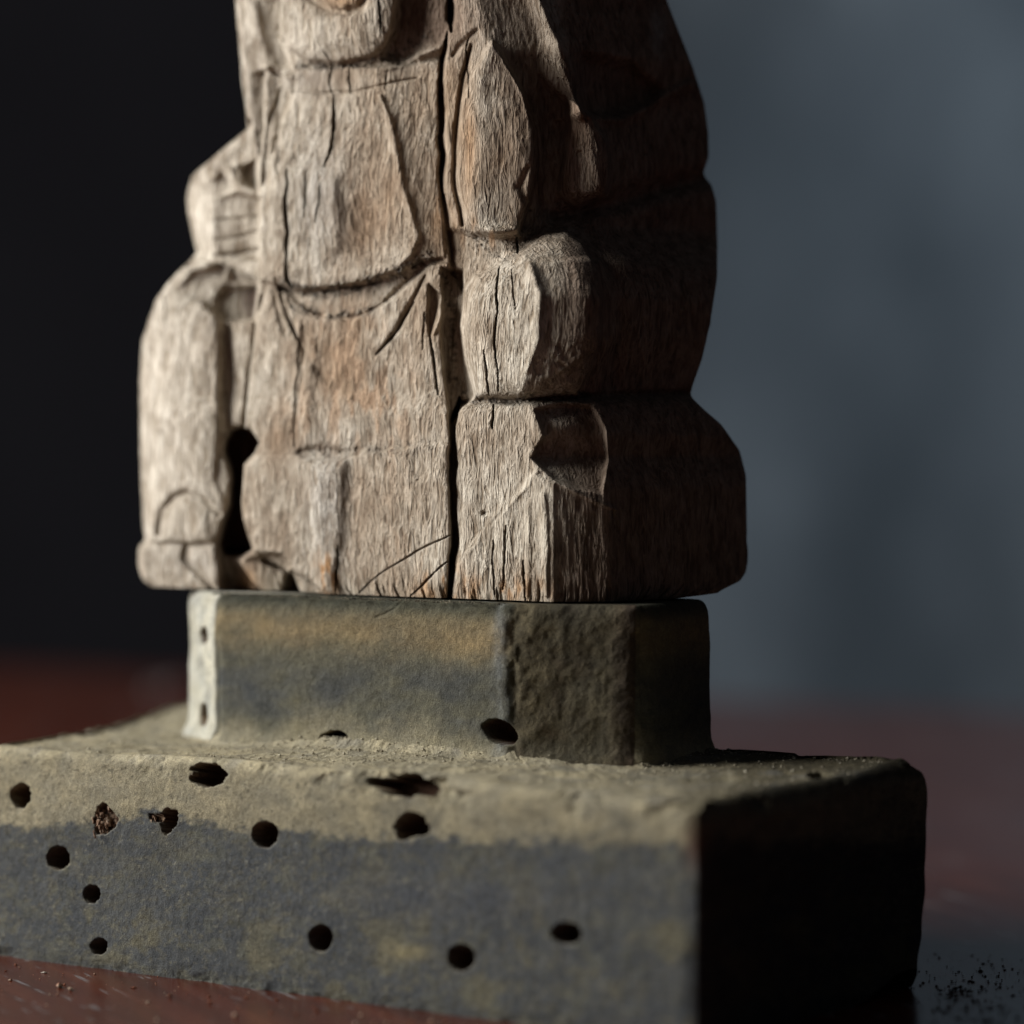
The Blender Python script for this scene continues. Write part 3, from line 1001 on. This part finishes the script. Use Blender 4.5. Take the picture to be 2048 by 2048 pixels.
# --- right knee
knee = [(931, 650), (936, 600), (950, 555), (1000, 530), (1040, 508), (1085, 470), (1130, 462), (1165, 490), (1192, 540), (1206, 610), (1201, 680), (1182, 740), (1152, 792), (1040, 797), (958, 794), (940, 725)]
Fd.step(knee, 3.4, 8)
Fd.dome(knee, 2.6, 44)
Fd.step([(892, 455), (945, 470), (1040, 475), (1085, 455), (1040, 508), (1000, 526), (950, 552), (925, 580), (905, 540)], -2.2, 12)
S([(1058, 530), (1078, 590), (1074, 680), (1052, 742)], .9, 9, .4)
T([(1060, 520), (1200, 520), (1200, 700), (1060, 780)], lambda X, Y: .016 * (X - 1060), 14)
T([(1080, 690), (1180, 690), (1160, 790), (1060, 790)], lambda X, Y: .45 * fbm(X / 14, Y / 12, 333, 3), 14)
S([(1180, 470), (1230, 560), (1240, 680), (1225, 770)], -2.0, 18, .3)
S([(925, 806), (1000, 800), (1060, 797), (1180, 792), (1400, 786)], -2.8, 7, .1)
# --- right lower part
Fd.step([(1064, 916), (1088, 872), (1070, 822), (1120, 808), (1182, 812), (1210, 862), (1214, 920), (1202, 985), (1150, 975), (1108, 958)], -2.6, 10)
Fd.blob(1120, 850, 40, 20, 1.6)
S([(1212, 860), (1215, 920), (1204, 980)], .9, 5, .3)
S([(1072, 942), (1040, 985), (990, 1030), (932, 1108)], .7, 6, .3)
Fd.step([(1072, 950), (1108, 965), (1112, 1210), (905, 1210), (915, 1130), (990, 1040)], .8, 9)
S([(1110, 965), (1160, 990), (1232, 1018)], .8, 5, .3)
T([(930, 1110), (1000, 1030), (1100, 980), (1110, 1200), (925, 1200)], lambda X, Y: .55 * vnoise(X / 17, Y / 260, 335) + .25 * vnoise(X / 7, Y / 150, 336), 16)
S([(1085, 990), (1090, 1080), (1090, 1190)], .9, 10, .3)
Fd.blob(968, 1026, 6, 5, -1.4)
# --- centuries of wear: arrises and grooves are bevelled, not scored
Hb = gauss1(gauss1(Fd.H, 2.6, 0, False), 2.6, 1, False)
Hc = gauss1(gauss1(Fd.H, 7.0, 0, False), 7.0, 1, False)
Fd.H = .74 * Fd.H + .18 * Hb + .08 * Hc
# --- hairline cracks
cr = [([(665, 128), (661, 160), (668, 190)], 1.6, 3.5), ([(668, 190), (668, 260), (662, 300), (650, 338)], 2.4, 6.5), ([(700, 135), (699, 160), (701, 186)], 1.4, 3.5),
      ([(773, 135), (774, 165), (770, 180)], .9, 2.6), ([(576, 340), (572, 400), (576, 440), (577, 500), (574, 560), (584, 576)], 3.0, 6.5),
      ([(612, 345), (613, 380), (611, 430)], 1.2, 2.8), ([(645, 370), (638, 410), (633, 450)], 1.2, 2.8), ([(760, 0), (762, 40), (763, 66)], 1.8, 4.5),
      ([(650, 110), (658, 122), (664, 136)], .9, 2.6), ([(718, 195), (716, 215)], .7, 2.4),
      ([(558, 590), (575, 640), (600, 690)], 1.8, 3.0), ([(603, 640), (596, 720), (590, 800), (586, 880)], 1.4, 3.0),
      ([(862, 672), (868, 720), (876, 790)], 2.0, 3.4), ([(828, 605), (793, 660), (752, 710)], 2.4, 4.6),
      ([(1000, 530), (993, 600), (990, 680), (996, 782)], 1.6, 2.8), ([(968, 700), (972, 750), (980, 792)], 1.5, 2.8), ([(1024, 540), (1030, 620)], .8, 2.2),
      ([(990, 808), (987, 830), (984, 860)], 1.8, 3.6), ([(915, 1060), (830, 1105), (756, 1150), (712, 1192)], 1.0, 2.8),
      ([(900, 1120), (860, 1155), (818, 1195)], 1.2, 3.2), ([(675, 1090), (678, 1130), (674, 1180)], 1.4, 3.2), ([(850, 620), (845, 700)], .7, 2.5),
      ([(1035, 470), (1038, 510)], 1.5, 3), ([(935, 200), (933, 100), (940, 70)], 1.2, 2.6), ([(326, 590), (330, 640)], .8, 3),
      ([(556, 270), (560, 330)], .9, 3), ([(1010, 1050), (1008, 1180)], 1.0, 3), ([(1046, 1120), (1050, 1200)], 1.8, 4), ([(985, 1080), (990, 1190)], .8, 3)]
for i, (pts, dp, w) in enumerate(cr):
    Fd.crack(pts, dp, w, 10 + i)
H = Fd.H
s_mm = (np.arange(nv) * .2)[None] + 0 * SX
zmm = P[:rv, :nv, 2]
# worn, knife-faceted surface; upright fibres; pitted end
H += .28 * fbm(s_mm / 5.5, zmm / 9, 401, 3)
H += .30 * (.45 - voro(s_mm / 5 + 3, zmm / 9, 402))
H += .10 * fbm(s_mm / .85, zmm / 4.2, 403, 3, .6)
H += .055 * vnoise(s_mm / .42, zmm / 1.9, 404)
rag = np.exp(-((SY - 1190) / 26) ** 2) * np.clip(fbm(s_mm / 1.1, zmm / 5, 405, 3), 0, 1)
H -= 1.6 * rag
# grime and dust packed in the carving: crumbly texture
grime_pts = [([(560, 570), (640, 585), (740, 565), (800, 545), (860, 515)], 13, .9), ([(600, 130), (690, 138), (760, 118), (850, 70)], 9, .7), ([(930, 800), (1040, 797), (1170, 790)], 10, .9),
             ([(885, 540), (905, 620), (905, 760), (930, 800)], 12, .6), ([(945, 470), (1000, 515), (1060, 480)], 14, .6), ([(600, 905), (700, 905), (860, 890)], 14, .45), ([(580, 610), (650, 632), (740, 620)], 10, .7)]
grime = np.zeros(H.shape)
for pts, w, a in grime_pts:
    k = Fd.box(pts, w * 3)
    d, _ = seg_dist(WX[k], WY[k], pts)
    grime[k] = np.maximum(grime[k], a * np.exp(-(d / w) ** 2))
gr_n = ss((fbm(SX / 9, SY / 7, 411, 3) + .35) / .7)
grime *= gr_n
H += grime * .9 * vnoise(SX / 4, SY / 4, 412)

wcol = np.ones(nv)
wrow = ss((rv - 1 - np.arange(rv)) / 8.)
Hd = H * wcol[None] * wrow[:, None]
P[:rv, :nv, 1] -= Hd
nE = segs[-1]
P[:rv, nc - nE:, 1] -= gauss1(Hd[:, :1] * ss(np.arange(nE) / nE)[None], 1.5, 0, False)
nG = segs[3]
P[:rv, nv:nv + nG, 1] -= Hd[:, -1:] * ss(1 - np.arange(1, nG + 1) / nG)[None]
# back and above: simple tool marks
back = fbm(np.arange(nc)[None] * .08 + 0 * P[..., 2], P[..., 2] / 9, 420, 3) * .6
bw = np.ones((nr, nc)); bw[:rv, :nv] = 0
Nrm = grid_normals(P)
P += Nrm * (back * bw)[..., None]

# --- albedo of the wood
cream = np.array([.46, .42, .355]); brown = np.array([.275, .198, .132]); dark = np.array([.060, .040, .031]); orange = np.array([.42, .25, .125]); greyc = np.array([.36, .345, .325])
mixb = np.clip(.38 + .8 * fbm(SX / 70, SY / 110, 431, 4), 0, 1)


def spot(x, y, rx, ry, a):
    return a * np.exp(-((SX - x) / rx) ** 2 - ((SY - y) / ry) ** 2)


mixb += spot(680, 740, 140, 150, .35) + spot(740, 440, 60, 110, .5) + spot(700, 150, 140, 30, .4) + spot(1010, 330, 70, 140, .5) + spot(860, 450, 50, 90, .6)
mixb -= spot(340, 800, 120, 400, .75) + spot(600, 250, 90, 160, .35) + spot(650, 1000, 60, 160, .35) + spot(610, 80, 70, 60, .7) + spot(1000, 650, 70, 130, .45) + spot(600, 430, 70, 140, .4) + spot(1040, 1050, 80, 110, .2) + spot(440, 420, 90, 160, .5)
mixb = np.clip(mixb * .85, 0, 1)[..., None]
col = cream * (1 - mixb) + brown * mixb
pl = np.clip(spot(330, 800, 90, 330, .8) + spot(420, 420, 80, 130, .7) + spot(500, 120, 40, 160, .6) + spot(600, 90, 50, 40, .4), 0, 1)[..., None]
col = col * (1 - pl) + np.array([.60, .56, .49]) * pl  # left shin, arm and sleeve lightened to imitate the side light
gm = np.clip(spot(655, 1010, 40, 130, .7) + spot(640, 400, 50, 110, .6) + spot(620, 160, 60, 30, .4) + spot(380, 1120, 90, 40, .4), 0, 1)[..., None]
col = col * (1 - gm) + greyc * gm
n1 = ss((fbm(SX / 12, SY / 40, 441, 3) + .15) / .5)
om = np.clip(spot(657, 1148, 22, 42, 1.5) * ss(n1 + .2) + spot(940, 300, 14, 100, .6) + spot(880, 1160, 40, 50, .8) * n1 + spot(1000, 1180, 130, 26, .9) * n1 + spot(975, 470, 60, 30, .7) * n1
             + spot(690, 10, 40, 14, .6) + spot(490, 1165, 20, 30, .8) + spot(1165, 260, 30, 60, .4) + spot(880, 420, 20, 60, .5) * n1, 0, 1)[..., None]
col = col * (1 - om) + orange * om
# dark old stain over the right flank and beside the head
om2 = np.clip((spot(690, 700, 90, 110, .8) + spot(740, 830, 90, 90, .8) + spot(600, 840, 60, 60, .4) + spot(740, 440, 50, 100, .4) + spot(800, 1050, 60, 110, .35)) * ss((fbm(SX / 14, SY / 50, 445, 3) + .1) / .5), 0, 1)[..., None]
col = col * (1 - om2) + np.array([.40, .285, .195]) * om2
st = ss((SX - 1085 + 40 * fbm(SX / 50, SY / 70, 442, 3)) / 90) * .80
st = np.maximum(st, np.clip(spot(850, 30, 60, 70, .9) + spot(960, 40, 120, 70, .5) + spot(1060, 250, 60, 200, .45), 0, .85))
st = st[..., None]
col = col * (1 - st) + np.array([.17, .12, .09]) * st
lp = np.clip(spot(1318, 62, 18, 50, .9), 0, 1)[..., None]
col = col * (1 - lp) + np.array([.25, .25, .235]) * lp
g = np.clip(grime * 1.0, 0, .85)[..., None]
gcol = np.where((vnoise(SX / 6, SY / 5, 443) > .25)[..., None], np.array([.20, .19, .165]), np.array([.045, .038, .036]))
col = col * (1 - g) + gcol * g
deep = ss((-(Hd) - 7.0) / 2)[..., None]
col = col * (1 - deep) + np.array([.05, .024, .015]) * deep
full = np.ones((nr, nc, 3)) * np.array([.16, .115, .085])
full[:rv, :nv] = col
left_i = np.arange(nc) >= nc - segs[-1] - segs[-2]
full[:, left_i] = cream
Nrm = grid_normals(P)

figure = empty('carved_figure', (-.01, .71, .0733))
tag(figure, 'weathered wooden carving of a robed seated figure, cracked, standing on the plinth', 'carving')
nverts = nr * nc
Fq = grid_faces(nr, nc)
fx = np.full((nr - 1, nc), -9999.)
fy = np.full((nr - 1, nc), -9999.)
fx[:rv - 1, :nv] = SX[:rv - 1]
fy[:rv - 1, :nv] = SY[:rv - 1]
pid = np.zeros((nr - 1, nc), int)
parts = [
    ('torso', torso_poly + [], None),
    ('skirt', [(519, 590), (560, 574), (600, 584), (680, 576), (760, 560), (850, 535), (884, 545), (884, 700), (893, 790), (905, 846), (905, 1230), (445, 1230), (480, 1112), (503, 1098), (484, 1040), (482, 926), (517, 884), (489, 850), (500, 720)], None),
    ('leg', [(519, 562), (400, 515), (330, 555), (230, 640), (230, 1092), (430, 1086), (458, 1030), (460, 960), (446, 905), (448, 880), (489, 850), (500, 720), (519, 590)], 'worn left shin of the carving, coloured paler where lit'),
    ('foot', [(230, 1092), (300, 1092), (335, 1015), (375, 988), (412, 1002), (440, 1030), (434, 1100), (445, 1230), (230, 1230)], 'worn foot at the left, coloured paler where lit'),
    ('arm', [(340, 430), (340, 345), (420, 295), (503, 250), (512, 300), (524, 385), (519, 562), (400, 515), (340, 500)], None),
    ('sleeve', [(470, -60), (560, -60), (560, 60), (578, 97), (618, 124), (590, 140), (588, 200), (562, 250), (545, 330), (528, 388), (512, 300), (503, 255), (485, 150)], 'pale hanging sleeve at the left'),
    ('sleeve', [(985, 82), (945, 145), (925, 205), (915, 300), (921, 380), (936, 440), (950, 466), (985, 474), (1035, 470), (1062, 405), (1071, 330), (1070, 262), (1052, 190), (1016, 128)], 'pointed leaf-shaped sleeve'),
    ('arm', [(1138, 205), (1182, 232), (1240, 234), (1320, 190), (1500, 120), (1500, 345), (1330, 372), (1212, 400), (1150, 418), (1118, 385), (1132, 300)], 'dark arm in shadow at the right'),
    ('knee', knee, None),
    ('leg', [(925, 806), (1000, 800), (1060, 797), (1182, 792), (1216, 862), (1216, 920), (1204, 985), (1232, 1018), (1220, 1230), (905, 1230), (905, 846)], None),
    ('collar', [(588, 132), (700, 140), (800, 120), (884, 80), (884, 150), (835, 154), (750, 176), (700, 186), (640, 188), (585, 183)], None),
    ('head', [(562, -300), (560, 60), (578, 97), (618, 124), (680, 131), (742, 116), (775, 88), (793, 20), (805, -300)], None),
]
for i, (nm, pl, lb) in enumerate(parts, 1):
    ins = inside(fx + 3 * 0, fy, pl)
    pid[ins] = i
pid[rv - 1:, :] = 12        # everything above the picture belongs to the head
flatP = P.reshape(-1, 3)
flatC = full.reshape(-1, 3)
flatN = Nrm.reshape(-1, 3)
for i in range(len(parts) + 1):
    f = Fq[pid == i]
    if len(f) == 0: continue
    used, inv = np.unique(f.ravel(), return_inverse=True)
    f2 = inv.reshape(-1, 4)
    nm, lb = ('body', None) if i == 0 else (parts[i - 1][0], parts[i - 1][2])
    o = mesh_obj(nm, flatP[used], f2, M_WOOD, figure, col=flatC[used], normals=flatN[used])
    if lb: o['label'] = lb
# underside
cb = np.concatenate([P[0], [[-12, 708, Z0]]])
f = np.array([(k, nc, (k + 1) % nc) for k in range(nc)])
mesh_obj('underside', cb, f, M_WOOD, figure, smooth=False, col=np.tile([.16, .115, .085], (len(cb), 1)))

# ------------------------------------------------------------------ crumbs
def crumb_cloud(name, pts, mat, label=None):
    V, F = [], []
    for (x, y, z, r) in pts:
        b0 = len(V)
        dirs = [(1, 0, 0), (-1, 0, 0), (0, 1, 0), (0, -1, 0), (0, 0, 1), (0, 0, -1)]
        for d in dirs:
            k = r * random.uniform(.5, 1.3)
            V.append((x + d[0] * k, y + d[1] * k, z + d[2] * k * .6))
        for a in (0, 1):
            for b in (2, 3):
                for c in (4, 5):
                    t = (b0 + a, b0 + b, b0 + c)
                    F.append(t if (a + b + c) % 2 == 0 else t[::-1])
    o = mesh_obj(name, np.array(V, float), np.array(F), mat, None, smooth=False)
    tag(o, kind='stuff')
    return o


M_DUST = plain('pale_dust', [(.36, (.17, .14, .09)), (.5, (.36, .32, .23)), (.64, (.50, .46, .36))], 420, .95)
crumb_cloud('wood_dust', ledge_pts, M_DUST)
jp = []
for _ in range(900):       # dirt squeezed into the joint under the figure
    t = random.random()
    q = bF0 * (1 - t) + bF1 * t + np.array([random.gauss(0, .25), random.gauss(0, .25)]) - Fn * .15
    jp.append((q[0], q[1], 72.9 + random.uniform(-.15, .3), random.uniform(.08, .26)))
crumb_cloud('packed_dirt', jp, plain('packed_dirt', [(.35, (.03, .026, .022)), (.5, (.10, .09, .065)), (.66, (.26, .23, .17))], 380, .95))


def table_pt(px, py):
    c, s = math.cos(PITCH), math.sin(PITCH)
    vx, vy = (px - 1024) / 7000, (1024 - py) / 7000
    d = np.array([vx, c + vy * s, -s + vy * c])
    t = -CAMZ / d[2]
    return d[0] * t, d[1] * t


pts = []
for _ in range(200):
    px = random.uniform(0, 900)
    py = random.uniform(1930, 2047) if random.random() < .5 else 1925 + px * .135 + abs(random.gauss(0, 16))
    x, y = table_pt(px, py)
    pts.append((x, y, .15, random.choice([.08, .1, .12, .2, .25, .5]) * random.uniform(.6, 1.3)))
for (px, py, r) in [(118, 1975, 1.1), (140, 1981, .8), (420, 2008, .6), (470, 2035, .8), (340, 1995, .7)]:
    x, y = table_pt(px, py); pts.append((x, y, .4, r))
crumb_cloud('wood_dust', pts, M_CRUMB)
pts = []
for _ in range(420):
    px, py = random.gauss(1960, 70), random.gauss(2000, 48)
    if px < 1800 or px > 2060 or py < 1900: continue
    x, y = table_pt(px, py)
    pts.append((x, y, .15, random.choice([.15, .2, .3, .45]) * random.uniform(.6, 1.2)))
for k in range(10):
    x, y = table_pt(1920 + random.gauss(0, 22), 1986 + random.gauss(0, 5)); pts.append((x, y, .4, .7))
crumb_cloud('wood_dust', pts, plain('dark_crumbs', [(.3, (.015, .012, .012)), (.5, (.05, .035, .03)), (.65, (.16, .12, .10))], 200))

# debris packed in two worm holes and fluff lying behind
def clump(name, px, py, d, r, n, mat, stretch=1.6):
    V, F = [], []
    zc = CAMZ
    for k in range(n):
        c, s = math.cos(PITCH), math.sin(PITCH)
        qx, qy = px + random.gauss(0, r * .45), py + random.gauss(0, r * .6)
        dd = np.array([(qx - 1024) / 7000, c + (1024 - qy) / 7000 * s, -s + (1024 - qy) / 7000 * c])
        t = (d + random.uniform(0, 2.2)) / dd[1]
        p = dd * t + np.array([0, 0, zc])
        b0 = len(V)
        a = random.uniform(0, 3.14)
        w, h = random.uniform(.2, .5), random.uniform(.35, .8)
        for sx, sy, sz in ((-1, 0, -1), (1, .4, -1), (1, -.3, 1), (-1, .3, 1), (0, -1.2, 0), (0, 1.2, 0)):
            V.append((p[0] + sx * w * math.cos(a) - sz * h * .3 * math.sin(a), p[1] + sy * w, p[2] + sz * h))
        for i in range(4):
            F += [(b0 + i, b0 + (i + 1) % 4, b0 + 4), (b0 + (i + 1) % 4, b0 + i, b0 + 5)]
    return mesh_obj(name, np.array(V, float), np.array(F), mat, plinth, smooth=False)


def slab_depth(px):   # depth of the slab's front face under an image column
    k = (px - 1024) / 7000
    a, b = np.array(P0), np.array(P1)
    e = b - a
    s = (k * a[1] - a[0]) / (e[0] - k * e[1])
    return (a + s * e)[1]


clump('hole_debris', 209, 1645, slab_depth(209) + .3, 20, 60, M_FRASS)
clump('hole_debris', 308, 1640, slab_depth(308) + .5, 9, 22, M_FRASS)
pts = []
for (px, py, r) in [(312, 1378, 1.6), (340, 1372, 1.4), (300, 1392, 1.0), (328, 1386, .9)]:
    x, y = table_pt(px, py)
    for k in range(6):
        pts.append((x + random.gauss(0, r), y + random.gauss(0, r * 2), r * .6, r * .55))
fl = crumb_cloud('dust_fluff', pts, M_FLUFF)
